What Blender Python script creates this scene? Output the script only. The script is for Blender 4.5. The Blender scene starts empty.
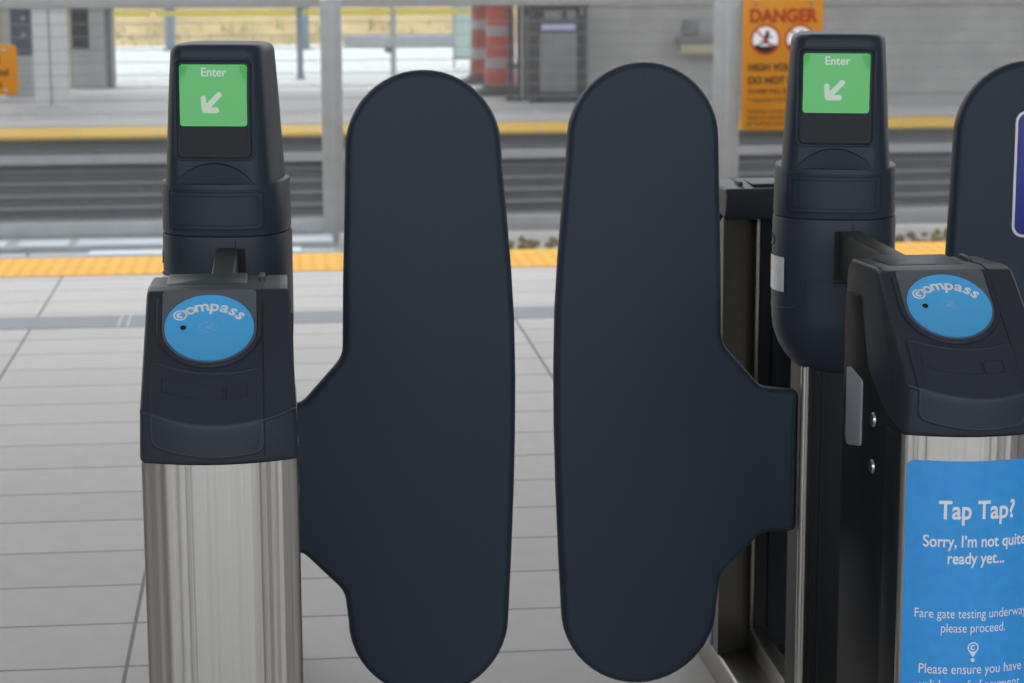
import bpy, bmesh, math, random
from math import sin, cos, pi, radians, sqrt
from mathutils import Vector, Matrix, noise as mnoise

S = bpy.context.scene
C = S.collection
random.seed(7)

# ------------------------------------------------------------------ camera
cam_d = bpy.data.cameras.new('camera')
cam_d.sensor_width = 36.0
cam_d.lens = 2185.94 / 1024 * 36
cam_d.clip_end = 400
cam_d.dof.use_dof = True
cam_d.dof.focus_distance = 3.3
cam_d.dof.aperture_fstop = 8.0
cam = bpy.data.objects.new('camera', cam_d)
C.objects.link(cam)
RT = Vector((0.9942025, -0.1074746, -0.0032444))
DN = Vector((-0.0228164, -0.1813859, -0.9831473))
FW = Vector((0.1050749, 0.9775215, -0.1827865))
m3 = Matrix((RT, -DN, -FW)).transposed()
cam.matrix_world = Matrix.Translation((0, 0, 1.5)) @ m3.to_4x4()
S.camera = cam

# ------------------------------------------------------------------ world, exposure
S.view_settings.view_transform = 'Standard'
S.view_settings.look = 'None'
S.view_settings.gamma = 1
S.view_settings.use_curve_mapping = False
S.view_settings.exposure = 0.57
S.cycles.use_denoising = True
S.cycles.max_bounces = 8
S.cycles.diffuse_bounces = 4
W = bpy.data.worlds.new('overcast_sky')
S.world = W
W.use_nodes = True
wn, wl = W.node_tree.nodes, W.node_tree.links
wn.clear()
tc = wn.new('ShaderNodeTexCoord')
sx = wn.new('ShaderNodeSeparateXYZ')
ramp = wn.new('ShaderNodeValToRGB')
bg = wn.new('ShaderNodeBackground')
wo = wn.new('ShaderNodeOutputWorld')
wl.new(tc.outputs['Generated'], sx.inputs[0])
wl.new(sx.outputs['Z'], ramp.inputs[0])
ramp.color_ramp.elements[0].color = (0.62, 0.68, 0.74, 1)
ramp.color_ramp.elements[1].color = (1.0, 1.04, 1.08, 1)
wl.new(ramp.outputs[0], bg.inputs[0])
bg.inputs[1].default_value = 1.6
wl.new(bg.outputs[0], wo.inputs[0])


# ------------------------------------------------------------------ materials
def lin(c):
    f = lambda v: v / 12.92 if v <= 0.04045 else ((v + 0.055) / 1.055) ** 2.4
    return tuple(f(v / 255) for v in c) + (1,)


def new_mat(name):
    m = bpy.data.materials.new(name)
    m.use_nodes = True
    nt = m.node_tree
    return m, nt, nt.nodes['Principled BSDF']


def mat(name, rgb, rough=0.5, metal=0.0, spec=0.5, var=0.0, vscale=8.0, bump=0.0, bscale=200.0,
        stretch=(1, 1, 1), emit=None, estr=0.0, coat=0.0):
    m, nt, b = new_mat(name)
    N, L = nt.nodes, nt.links
    c = lin(rgb)
    b.inputs['Base Color'].default_value = c
    b.inputs['Roughness'].default_value = rough
    b.inputs['Metallic'].default_value = metal
    b.inputs['Specular IOR Level'].default_value = spec
    b.inputs['Coat Weight'].default_value = coat
    b.inputs['Coat Roughness'].default_value = 0.05
    t = N.new('ShaderNodeTexCoord')
    mp = N.new('ShaderNodeMapping')
    mp.inputs['Scale'].default_value = stretch
    L.new(t.outputs['Object'], mp.inputs[0])
    if var > 0:
        n = N.new('ShaderNodeTexNoise')
        n.inputs['Scale'].default_value = vscale
        n.inputs['Detail'].default_value = 5
        L.new(mp.outputs[0], n.inputs['Vector'])
        r = N.new('ShaderNodeMapRange')
        r.inputs[1].default_value = 0.3
        r.inputs[2].default_value = 0.7
        r.inputs[3].default_value = 1 - var
        r.inputs[4].default_value = 1 + var
        L.new(n.outputs['Fac'], r.inputs[0])
        mx = N.new('ShaderNodeMix')
        mx.data_type = 'RGBA'
        mx.blend_type = 'MULTIPLY'
        mx.inputs[0].default_value = 1
        mx.inputs[6].default_value = c
        L.new(r.outputs[0], mx.inputs[7])
        L.new(mx.outputs[2], b.inputs['Base Color'])
    if bump > 0:
        n2 = N.new('ShaderNodeTexNoise')
        n2.inputs['Scale'].default_value = bscale
        n2.inputs['Detail'].default_value = 3
        L.new(mp.outputs[0], n2.inputs['Vector'])
        bp = N.new('ShaderNodeBump')
        bp.inputs['Strength'].default_value = bump
        bp.inputs['Distance'].default_value = 0.002
        L.new(n2.outputs['Fac'], bp.inputs['Height'])
        L.new(bp.outputs[0], b.inputs['Normal'])
    if emit:
        b.inputs['Emission Color'].default_value = lin(emit)
        b.inputs['Emission Strength'].default_value = estr
    return m


def tile_mat(name, c1, c2, cm, bw, rh, mortar, off, shift, rough, var=0.06, bump=0.25):
    m, nt, b = new_mat(name)
    N, L = nt.nodes, nt.links
    t = N.new('ShaderNodeTexCoord')
    mp = N.new('ShaderNodeMapping')
    mp.inputs['Location'].default_value = shift
    L.new(t.outputs['Object'], mp.inputs[0])
    br = N.new('ShaderNodeTexBrick')
    br.offset = off
    br.inputs['Scale'].default_value = 1
    br.inputs['Brick Width'].default_value = bw
    br.inputs['Row Height'].default_value = rh
    br.inputs['Mortar Size'].default_value = mortar
    br.inputs['Mortar Smooth'].default_value = 0.2
    br.inputs['Color1'].default_value = lin(c1)
    br.inputs['Color2'].default_value = lin(c2)
    br.inputs['Mortar'].default_value = lin(cm)
    L.new(mp.outputs[0], br.inputs['Vector'])
    n = N.new('ShaderNodeTexNoise')
    n.inputs['Scale'].default_value = 14
    n.inputs['Detail'].default_value = 8
    n.inputs['Roughness'].default_value = 0.65
    L.new(t.outputs['Object'], n.inputs['Vector'])
    r = N.new('ShaderNodeMapRange')
    r.inputs[1].default_value = 0.3
    r.inputs[2].default_value = 0.7
    r.inputs[3].default_value = 1 - var
    r.inputs[4].default_value = 1 + var
    L.new(n.outputs['Fac'], r.inputs[0])
    mx = N.new('ShaderNodeMix')
    mx.data_type = 'RGBA'
    mx.blend_type = 'MULTIPLY'
    mx.inputs[0].default_value = 1
    L.new(br.outputs['Color'], mx.inputs[6])
    L.new(r.outputs[0], mx.inputs[7])
    L.new(mx.outputs[2], b.inputs['Base Color'])
    b.inputs['Roughness'].default_value = rough
    n2 = N.new('ShaderNodeTexNoise')
    n2.inputs['Scale'].default_value = 90
    n2.inputs['Detail'].default_value = 6
    L.new(t.outputs['Object'], n2.inputs['Vector'])
    bp = N.new('ShaderNodeBump')
    bp.inputs['Strength'].default_value = bump
    bp.inputs['Distance'].default_value = 0.004
    L.new(n2.outputs['Fac'], bp.inputs['Height'])
    L.new(bp.outputs[0], b.inputs['Normal'])
    return m


def band_mat(name, bands, rough=0.5):
    """bands: list of (z_from, rgb) bottom up, object coordinates in metres."""
    m, nt, b = new_mat(name)
    N, L = nt.nodes, nt.links
    t = N.new('ShaderNodeTexCoord')
    s = N.new('ShaderNodeSeparateXYZ')
    L.new(t.outputs['Object'], s.inputs[0])
    r = N.new('ShaderNodeValToRGB')
    r.color_ramp.interpolation = 'CONSTANT'
    e = r.color_ramp.elements
    while len(e) > 1:
        e.remove(e[-1])
    for i, (z, c) in enumerate(bands):
        el = e[0] if i == 0 else e.new(z)
        el.position = z
        el.color = lin(c)
    L.new(s.outputs['Z'], r.inputs[0])
    L.new(r.outputs[0], b.inputs['Base Color'])
    b.inputs['Roughness'].default_value = rough
    return m


def steel_mat(name, rgb, rough=0.3, streak=True):
    """brushed stainless: vertical grain tilts the surface a little, colour stays the metal's own."""
    m, nt, b = new_mat(name)
    N, L = nt.nodes, nt.links
    b.inputs['Base Color'].default_value = lin(rgb)
    b.inputs['Metallic'].default_value = 1
    b.inputs['Roughness'].default_value = rough
    t = N.new('ShaderNodeTexCoord')
    mp = N.new('ShaderNodeMapping')
    mp.inputs['Scale'].default_value = (1, 0.3, 0.004) if streak else (1, 1, 0.2)
    L.new(t.outputs['Object'], mp.inputs[0])
    prev = None
    for sc, st, dist in (((34, 0.55, 0.010), (160, 0.35, 0.0022)) if streak else ((40, 0.12, 0.004),)):
        n = N.new('ShaderNodeTexNoise')
        n.inputs['Scale'].default_value = sc
        n.inputs['Detail'].default_value = 2
        n.inputs['Roughness'].default_value = 0.55
        L.new(mp.outputs[0], n.inputs['Vector'])
        bp = N.new('ShaderNodeBump')
        bp.inputs['Strength'].default_value = st
        bp.inputs['Distance'].default_value = dist
        L.new(n.outputs['Fac'], bp.inputs['Height'])
        if prev:
            L.new(prev.outputs[0], bp.inputs['Normal'])
        prev = bp
    L.new(prev.outputs[0], b.inputs['Normal'])
    if streak:
        b.inputs['Anisotropic'].default_value = 0.8
        tg = N.new('ShaderNodeTangent')
        tg.direction_type = 'RADIAL'
        tg.axis = 'Z'
        b.inputs['Anisotropic Rotation'].default_value = 0.25
        L.new(tg.outputs[0], b.inputs['Tangent'])
    return m


M = {}
M['navy'] = mat('navy_plastic', (50, 60, 73), 0.45, spec=0.4, var=0.05, vscale=3, bump=0.05, bscale=700)
M['navy_console'] = mat('navy_console_plastic', (50, 57, 67), 0.42, spec=0.38, var=0.04, vscale=4, bump=0.06, bscale=800)
M['navy_paddle'] = mat('navy_paddle_rubber', (48, 60, 75), 0.5, spec=0.35, var=0.05, vscale=2.5, bump=0.05, bscale=500)
M['black'] = mat('black_panel', (25, 26, 28), 0.5, spec=0.35, bump=0.05, bscale=500)
M['black_gloss'] = mat('black_screen_glass', (27, 31, 38), 0.25, spec=0.3)
M['dark_steel'] = mat('dark_steel', (70, 70, 68), 0.35, metal=0.85, var=0.1, vscale=6)
M['far_panel'] = mat('brushed_grey_beige_steel', (112, 108, 97), 0.42, metal=0.7, var=0.06, vscale=8)
M['steel'] = steel_mat('brushed_steel', (205, 202, 197), 0.30)
M['steel_plain'] = steel_mat('plain_steel', (158, 154, 146), 0.35, streak=False)
M['pad'] = mat('reader_pad', (98, 104, 109), 0.55)
M['bar_grey'] = mat('grey_bar', (72, 74, 76), 0.5)
M['strip_steel'] = steel_mat('strip_steel', (222, 220, 214), 0.3, streak=False)
M['blue'] = mat('reader_blue', (86, 190, 255), 0.35, coat=0.2)
M['poster_blue'] = mat('notice_blue', (60, 166, 246), 0.4, var=0.06, vscale=70)
M['white_print'] = mat('white_print', (250, 252, 255), 0.5)
M['pale_blue_print'] = mat('pale_blue_print', (156, 208, 244), 0.5)
M['dark_print'] = mat('dark_print', (36, 30, 26), 0.6)
M['red_print'] = mat('red_print', (176, 58, 30), 0.6)
M['navy_dark'] = mat('navy_shadow_line', (34, 40, 50), 0.6)
M['line'] = mat('black_seam', (22, 24, 28), 0.7)
M['green_screen'] = mat('green_display', (20, 70, 26), 0.15, emit=(72, 178, 84), estr=0.49, coat=0.6)
M['screen_text'] = mat('display_text', (70, 80, 70), 0.2, emit=(190, 206, 186), estr=0.50, coat=0.6)
M['grey_plastic'] = mat('grey_plastic', (176, 182, 190), 0.35)
M['lens'] = mat('status_lens', (226, 230, 236), 0.12, coat=0.6, bump=0.5, bscale=260)
M['deep_blue'] = mat('deep_blue_sign', (44, 54, 150), 0.4)
M['sky_blue_plate'] = mat('pale_blue_plate', (150, 172, 214), 0.35)
M['bright_zinc'] = mat('bright_zinc', (226, 234, 240), 0.3, metal=0.3)
M['chrome'] = mat('chrome', (200, 200, 200), 0.2, metal=1)
M['orange_sign'] = mat('orange_sign', (210, 138, 32), 0.5, var=0.04, vscale=6)
M['galv'] = mat('galvanized_metal', (168, 172, 176), 0.5, metal=0.2, var=0.07, vscale=9)
M['mesh_wire'] = mat('mesh_wire', (136, 139, 144), 0.5)
M['concrete_wall'] = mat('concrete_wall', (164, 162, 159), 0.8, var=0.1, vscale=5, bump=0.3, bscale=60)
M['concrete'] = mat('concrete', (150, 148, 144), 0.85, var=0.16, vscale=3.0, bump=0.4, bscale=40)
M['opp_floor'] = mat('opposite_floor', (174, 172, 172), 0.55, var=0.04, vscale=4)
M['paving'] = mat('outdoor_paving', (206, 210, 208), 0.7, var=0.05, vscale=2)
M['opp_wall'] = mat('grey_cladding', (86, 88, 92), 0.6, var=0.1, vscale=4)
M['opp_slat'] = mat('pale_slat', (128, 129, 133), 0.6)
M['opp_ledge'] = mat('pale_ledge', (168, 168, 174), 0.5, var=0.08, vscale=6)
M['ballast'] = mat('trackbed', (96, 92, 86), 0.9, var=0.3, vscale=12, bump=0.6, bscale=40)
M['dirt'] = mat('brown_dirt', (118, 104, 78), 0.95, var=0.35, vscale=9, bump=0.6, bscale=40)
M['grass'] = mat('dry_grass', (184, 160, 116), 0.95, var=0.22, vscale=1.6, stretch=(1, 1, 3))
M['green_grass'] = mat('green_grass', (150, 168, 96), 0.95, var=0.25, vscale=5)
M['yellow'] = mat('yellow_tactile', (222, 164, 44), 0.55, var=0.06, vscale=8)
M['yellow_edge'] = tile_mat('yellow_edge_tiles', (214, 166, 34), (206, 158, 30), (190, 170, 110), 0.6, 5.0, 0.012, 0, (0.33, 2, 0), 0.55)
M['yellow_paint'] = mat('yellow_paint', (226, 204, 0), 0.5)
M['dark_band'] = mat('dark_floor_band', (134, 136, 144), 0.6, var=0.05, vscale=10)
M['joint'] = mat('pale_joint', (200, 200, 200), 0.7)
M['floor'] = tile_mat('platform_tiles', (188, 182, 179), (181, 175, 172), (66, 60, 54), 0.632, 0.2958, 0.0048, 0.0, (0.968, -4.4300, 0), 0.5)
M['canopy'] = mat('canopy_underside', (205, 203, 198), 0.8)
M['dark_wall'] = mat('added_dark_wall', (84, 80, 76), 0.7)  # for the unseen walls added to shape light and reflections
M['kiosk'] = mat('kiosk_grey', (178, 178, 176), 0.5, var=0.05, vscale=5)
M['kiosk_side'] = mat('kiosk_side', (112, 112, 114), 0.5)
M['tan'] = mat('tan_panel', (176, 166, 134), 0.6)
M['navy_cabinet'] = mat('dark_blue_panel', (52, 64, 84), 0.5)
M['white_column'] = mat('white_painted_column', (206, 208, 208), 0.55)
M['bluegrey'] = mat('bluegrey_steel', (120, 136, 146), 0.5)
M['charcoal'] = mat('charcoal_frame', (34, 36, 40), 0.5)
M['can_panel'] = mat('can_grey_panel', (112, 114, 116), 0.5, var=0.14, vscale=8)
M['lavender'] = mat('lavender_label', (180, 176, 216), 0.5)
M['rubber'] = mat('black_rubber', (60, 60, 62), 0.7)
M['glass_screen'] = mat('pale_glazing', (196, 218, 214), 0.2, coat=0.3)
O_, Wt = (176, 58, 30), (150, 146, 146)
M['barrel'] = band_mat('orange_barrel', [(0.0, O_), (0.253, Wt), (0.355, O_), (0.555, Wt), (0.65, O_), (0.86, Wt), (0.95, O_)])
M['barrel_b'] = band_mat('orange_barrel_darker', [(0.0, (150, 52, 28)), (0.254, Wt), (0.362, (150, 52, 28)), (0.552, Wt), (0.652, (150, 52, 28)), (0.86, Wt), (0.95, (150, 52, 28))])  # rear barrel, a darker orange than the front one


# ------------------------------------------------------------------ object helpers
def link_mesh(name, bm, m, parent=None, smooth=True, angle=35):
    me = bpy.data.meshes.new(name)
    bmesh.ops.recalc_face_normals(bm, faces=bm.faces)
    bm.to_mesh(me)
    bm.free()
    me.materials.append(m)
    if smooth:
        for p in me.polygons:
            p.use_smooth = True
        me.set_sharp_from_angle(angle=radians(angle))
    o = bpy.data.objects.new(name, me)
    C.objects.link(o)
    if parent:
        o.parent = parent
    return o


def thing(name, label, cat, loc=(0, 0, 0), rz=0.0, group=None):
    o = bpy.data.objects.new(name, None)
    o.empty_display_size = 0.1
    C.objects.link(o)
    o.location = loc
    o.rotation_euler = (0, 0, rz)
    o['label'] = label
    o['category'] = cat
    if group:
        o['group'] = group
    return o


def tag(o, label, cat, group=None, kind=None):
    o['label'] = label
    o['category'] = cat
    if group:
        o['group'] = group
    if kind:
        o['kind'] = kind
    return o


def struct(o, label=None):
    o['kind'] = 'structure'
    if label:
        o['label'] = label
    return o


def box(bm, x0, x1, y0, y1, z0, z1, bev=0.0, seg=2):
    r = bmesh.ops.create_cube(bm, size=1)
    vs = r['verts']
    for v in vs:
        v.co = Vector(((x0 + x1) / 2 + v.co.x * (x1 - x0), (y0 + y1) / 2 + v.co.y * (y1 - y0), (z0 + z1) / 2 + v.co.z * (z1 - z0)))
    if bev > 0:
        es = list({e for v in vs for e in v.link_edges})
        bmesh.ops.bevel(bm, geom=es, offset=bev, segments=seg, affect='EDGES', profile=0.5)


def boxo(name, dims, m, parent=None, bev=0.0, seg=2):
    bm = bmesh.new()
    box(bm, *dims, bev=bev, seg=seg)
    return link_mesh(name, bm, m, parent)


def fillet(pts, seg=6):
    """pts: (x, y, r). Round each corner of a closed polygon."""
    out = []
    n = len(pts)
    for i, (x, y, r) in enumerate(pts):
        p = Vector((x, y))
        a = Vector(pts[i - 1][:2])
        b = Vector(pts[(i + 1) % n][:2])
        if r <= 0:
            out.append(p)
            continue
        d1, d2 = (a - p), (b - p)
        l1, l2 = d1.length, d2.length
        d1.normalize()
        d2.normalize()
        ang = d1.angle(d2)
        t = min(r / math.tan(ang / 2), l1 * 0.49, l2 * 0.49)
        p1, p2 = p + d1 * t, p + d2 * t
        for k in range(seg + 1):
            s = k / seg
            out.append(p1 * (1 - s) ** 2 + p * 2 * s * (1 - s) + p2 * s * s)
    return out


def rrect(w, h, r, seg=6, cx=0.0, cy=0.0):
    out = []
    for (sx_, sy_, a0) in ((1, -1, -90), (1, 1, 0), (-1, 1, 90), (-1, -1, 180)):
        for k in range(seg + 1):
            a = radians(a0 + 90 * k / seg)
            out.append(Vector((cx + sx_ * (w / 2 - r) + r * cos(a), cy + sy_ * (h / 2 - r) + r * sin(a))))
    return out


def inset(pts, d):
    n = len(pts)
    out = []
    for i in range(n):
        p, a, b = pts[i], pts[i - 1], pts[(i + 1) % n]
        t1, t2 = (p - a), (b - p)
        if t1.length < 1e-9 or t2.length < 1e-9:
            t1 = t2 = b - a
        t1.normalize()
        t2.normalize()
        n1, n2 = Vector((-t1.y, t1.x)), Vector((-t2.y, t2.x))
        nn = n1 + n2
        if nn.length < 1e-6:
            nn = n1.copy()
        nn.normalize()
        out.append(p + nn * (d / max(0.5, nn.dot(n1))))
    return out


def rprism(bm, pts, d0, d1, r, place, seg=4, mid=1, cap=(True, True), rd=None):
    """extrude CCW outline from depth d0 to d1 with edges rounded by r; place(x, y, depth) -> point."""
    if sum(pts[i - 1].x * pts[i].y - pts[i].x * pts[i - 1].y for i in range(len(pts))) < 0:
        pts = pts[::-1]
    rings = []
    rd = r if rd is None else rd
    for k in range(seg + 1):
        a = k / seg * pi / 2
        rings.append((r * (1 - sin(a)), d0 + rd * (1 - cos(a))))
    for k in range(1, mid):
        rings.append((0, d0 + rd + (d1 - d0 - 2 * rd) * k / mid))
    for k in range(seg + 1):
        a = (1 - k / seg) * pi / 2
        rings.append((r * (1 - sin(a)), d1 - rd * (1 - cos(a))))
    prev = None
    first = None
    for ins, d in rings:
        q = inset(pts, ins) if ins > 1e-7 else pts
        vs = [bm.verts.new(place(p.x, p.y, d)) for p in q]
        if prev:
            n = len(vs)
            for i in range(n):
                bm.faces.new((prev[i], prev[(i + 1) % n], vs[(i + 1) % n], vs[i]))
        else:
            first = vs
        prev = vs
    if cap[0]:
        bm.faces.new(first)
    if cap[1]:
        bm.faces.new(prev)


def tube(bm, pts, r, closed=False, n=8):
    pts = [Vector(p) for p in pts]
    N = len(pts)
    rings = []
    up0 = None
    for i, p in enumerate(pts):
        if closed:
            t = pts[(i + 1) % N] - pts[i - 1]
        else:
            t = pts[min(i + 1, N - 1)] - pts[max(i - 1, 0)]
        t.normalize()
        if up0 is None:
            up0 = t.orthogonal().normalized()
        u = (up0 - t * up0.dot(t))
        if u.length < 1e-6:
            u = t.orthogonal()
        u.normalize()
        up0 = u
        w = t.cross(u)
        rings.append([bm.verts.new(p + (u * cos(2 * pi * k / n) + w * sin(2 * pi * k / n)) * r) for k in range(n)])
    for i in range(N if closed else N - 1):
        a, b = rings[i], rings[(i + 1) % N]
        for k in range(n):
            bm.faces.new((a[k], a[(k + 1) % n], b[(k + 1) % n], b[k]))
    if not closed:
        bm.faces.new(rings[0])
        bm.faces.new(rings[-1])


def cyl(bm, c, r0, r1, z0, z1, n=24, axis='z'):
    a, b = [], []
    for k in range(n):
        t = 2 * pi * k / n
        for lst, r, z in ((a, r0, z0), (b, r1, z1)):
            if axis == 'z':
                p = (c[0] + r * cos(t), c[1] + r * sin(t), z)
            elif axis == 'y':
                p = (c[0] + r * cos(t), z, c[1] + r * sin(t))
            else:
                p = (z, c[0] + r * cos(t), c[1] + r * sin(t))
            lst.append(bm.verts.new(p))
    for k in range(n):
        bm.faces.new((a[k], a[(k + 1) % n], b[(k + 1) % n], b[k]))
    bm.faces.new(a)
    bm.faces.new(b)


def draped(bm, surf, uc, tcn, w, h, r, off, rows=14, cols=14):
    """a rounded-rectangle plate laid over surf(u, t) -> (point, normal); its skirt goes back to the surface."""
    ts = []
    for k in range(7):
        a = k / 6 * pi / 2
        ts.append(-h / 2 + r * (1 - cos(a)))
    nm = rows
    for k in range(1, nm):
        ts.append(-h / 2 + r + (h - 2 * r) * k / nm)
    for k in range(7):
        a = (1 - k / 6) * pi / 2
        ts.append(h / 2 - r * (1 - cos(a)))
    grid, edge = [], []
    for t in ts:
        e = max(0.0, abs(t) - (h / 2 - r))
        hw = w / 2 - r + sqrt(max(0.0, r * r - e * e)) if r > 0 else w / 2
        row = []
        for c in range(cols + 1):
            u = (2 * c / cols - 1) * hw
            p, nrm = surf(uc + u, tcn + t)
            row.append(bm.verts.new(p + nrm * off))
        grid.append(row)
    for i in range(len(grid) - 1):
        for c in range(cols):
            bm.faces.new((grid[i][c], grid[i][c + 1], grid[i + 1][c + 1], grid[i + 1][c]))
    # skirt
    loop = []
    R_ = len(ts)
    for c in range(cols + 1):
        loop.append((0, c))
    for i in range(1, R_):
        loop.append((i, cols))
    for c in range(cols - 1, -1, -1):
        loop.append((R_ - 1, c))
    for i in range(R_ - 2, 0, -1):
        loop.append((i, 0))
    low = []
    for (i, c) in loop:
        e = max(0.0, abs(ts[i]) - (h / 2 - r))
        hw = w / 2 - r + sqrt(max(0.0, r * r - e * e)) if r > 0 else w / 2
        g = 1 + min(0.8 * off, 0.003) / max(w, 0.01) * 2
        p, nrm = surf(uc + (2 * c / cols - 1) * hw * g, tcn + ts[i] * (1 + min(0.8 * off, 0.003) / max(h, 0.01) * 2))
        low.append(bm.verts.new(p - nrm * 0.0005))
    n = len(loop)
    for k in range(n):
        i, c = loop[k]
        j, d = loop[(k + 1) % n]
        try:
            bm.faces.new((grid[i][c], low[k], low[(k + 1) % n], grid[j][d]))
        except ValueError:
            pass


def text_geo(s, size, bold=0.0, squeeze=1.0, align='CENTER'):
    cu = bpy.data.curves.new('lettering', 'FONT')
    cu.body = s
    cu.size = size
    cu.align_x = align
    cu.offset = bold * size
    cu.resolution_u = 6
    o = bpy.data.objects.new('lettering', cu)
    C.objects.link(o)
    dg = bpy.context.evaluated_depsgraph_get()
    me = bpy.data.meshes.new_from_object(o.evaluated_get(dg))
    vs = [Vector((v.co.x * squeeze, v.co.y)) for v in me.vertices]
    fs = [tuple(p.vertices) for p in me.polygons]
    bpy.data.objects.remove(o)
    bpy.data.curves.remove(cu)
    bpy.data.meshes.remove(me)
    return vs, fs


def put_flat(bm, geo, fn):
    vs, fs = geo
    bv = [bm.verts.new(fn(v)) for v in vs]
    for f in fs:
        try:
            bm.faces.new([bv[i] for i in f])
        except ValueError:
            pass


def ring_geo(r0, r1, a0=0, a1=360, n=40, cx=0, cy=0, sx_=1, sy_=1):
    vs, fs = [], []
    for k in range(n + 1):
        a = radians(a0 + (a1 - a0) * k / n)
        vs.append(Vector((cx + r0 * cos(a) * sx_, cy + r0 * sin(a) * sy_)))
        vs.append(Vector((cx + r1 * cos(a) * sx_, cy + r1 * sin(a) * sy_)))
    for k in range(n):
        fs.append((2 * k, 2 * k + 1, 2 * k + 3, 2 * k + 2))
    return vs, fs


def disc_geo(r, n=40, cx=0, cy=0):
    return [Vector((cx + r * cos(2 * pi * k / n), cy + r * sin(2 * pi * k / n))) for k in range(n)], [tuple(range(n))]


def poly_geo(pts):
    return [Vector(p) for p in pts], [tuple(range(len(pts)))]


def seg_geo(a, b, w):
    a, b = Vector(a), Vector(b)
    d = (b - a).normalized()
    nn = Vector((-d.y, d.x)) * w / 2
    vs, n = [], 8
    for k in range(n + 1):
        t = pi / 2 + pi * k / n
        vs.append(a + d * (w / 2) * cos(t) + nn * sin(t))
    for k in range(n + 1):
        t = -pi / 2 + pi * k / n
        vs.append(b + d * (w / 2) * cos(t) + nn * sin(t))
    return vs, [tuple(range(len(vs)))]


# ------------------------------------------------------------------ SETTING: near platform
def plate(name, x0, x1, y0, y1, z0, z1, m):
    bm = bmesh.new()
    box(bm, x0, x1, y0, y1, z0, z1)
    return struct(link_mesh(name, bm, m, smooth=False))


XA, XB = -16.0, 18.0
plate('floor', XA, XB, -9, 9.86, -1.4, 0.0, M['floor'])
plate('trim_1', XA, XB, 8.515, 8.785, 0.0, 0.002, M['dark_band'])
bm = bmesh.new()
for k in range(-8, 12):
    x = -0.635 + 1.896 * k
    for dx in (0.0, 0.035):
        box(bm, x + dx, x + dx + 0.006, 8.515, 8.785, 0.002, 0.003)
struct(link_mesh('trim_2', bm, M['joint'], smooth=False))
bm = bmesh.new()
box(bm, XA, XB, 9.86, 10.42, -1.4, 0.004)
for j in range(9):
    for i in range(-60, 100):
        x, y = i * 0.0632 + 0.03, 9.891 + j * 0.0622
        a, b = [], []
        for k in range(6):
            t = pi / 3 * k
            a.append(bm.verts.new((x + 0.019 * cos(t), y + 0.019 * sin(t), 0.004)))
            b.append(bm.verts.new((x + 0.011 * cos(t), y + 0.011 * sin(t), 0.008)))
        for k in range(6):
            bm.faces.new((a[k], a[(k + 1) % 6], b[(k + 1) % 6], b[k]))
        bm.faces.new(b)
struct(link_mesh('trim_3', bm, M['yellow'], smooth=False), 'yellow tactile strip along the near platform edge')
bm = bmesh.new()
for k in range(-6, 8):
    x = -1.56 + 0.632 * 3 * k
    box(bm, x, x + 0.02, 9.86, 10.42, 0.004, 0.008)
struct(link_mesh('trim_4', bm, M['joint'], smooth=False))

# track bed, centre slab, opposite platform
plate('trackbed', XA, XB, 10.42, 17.1, -1.6, -1.2, M['ballast'])
plate('center_slab', XA, XB, 12.2, 14.6, -1.2, -0.36, M['concrete'])
bm = bmesh.new()
box(bm, XA, XB, 17.1, 17.4, -1.4, -0.03)
for k in range(7):
    z = -0.24 - 0.098 * k
    box(bm, XA, XB, 17.06, 17.1, z - 0.058, z)
box(bm, XA, XB, 17.075, 17.1, -0.14, -0.04)
struct(link_mesh('opposite_platform_face', bm, M['opp_wall'], smooth=False))
bm = bmesh.new()
for k in range(7):
    z = -0.265 - 0.094 * k
    box(bm, XA, XB, 17.035, 17.07, z - 0.026, z)
struct(link_mesh('trim_8', bm, M['opp_slat'], smooth=False))
plate('trim_5', XA, XB, 16.96, 17.12, -0.212, -0.150, M['opp_ledge'])
bm = bmesh.new()
box(bm, XA, XB, 17.0, 17.75, -0.034, 0.004, bev=0.012)
struct(link_mesh('trim_6', bm, M['yellow_edge'], smooth=False), 'yellow edge of the opposite platform')
plate('opposite_platform', XA, XB, 17.4, 21.6, -1.4, 0.0, M['opp_floor'])
bm = bmesh.new()
for k in range(-12, 14):
    box(bm, 0.41 + 0.62 * k + 0.03, 0.41 + 0.62 * k + 0.56, 18.75, 18.83, 0.0, 0.0012)
struct(link_mesh('trim_7', bm, M['kiosk_side'], smooth=False))
plate('outdoor_paving', -30, 30, 21.6, 31.0, -1.4, -0.002, M['paving'])

# concrete wall at right of opposite platform
bm = bmesh.new()
box(bm, 2.30, XB, 20.3, 20.7, 0.0, 4.2, bev=0.01)
struct(link_mesh('wall_opposite', bm, M['concrete_wall'], smooth=False))

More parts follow.
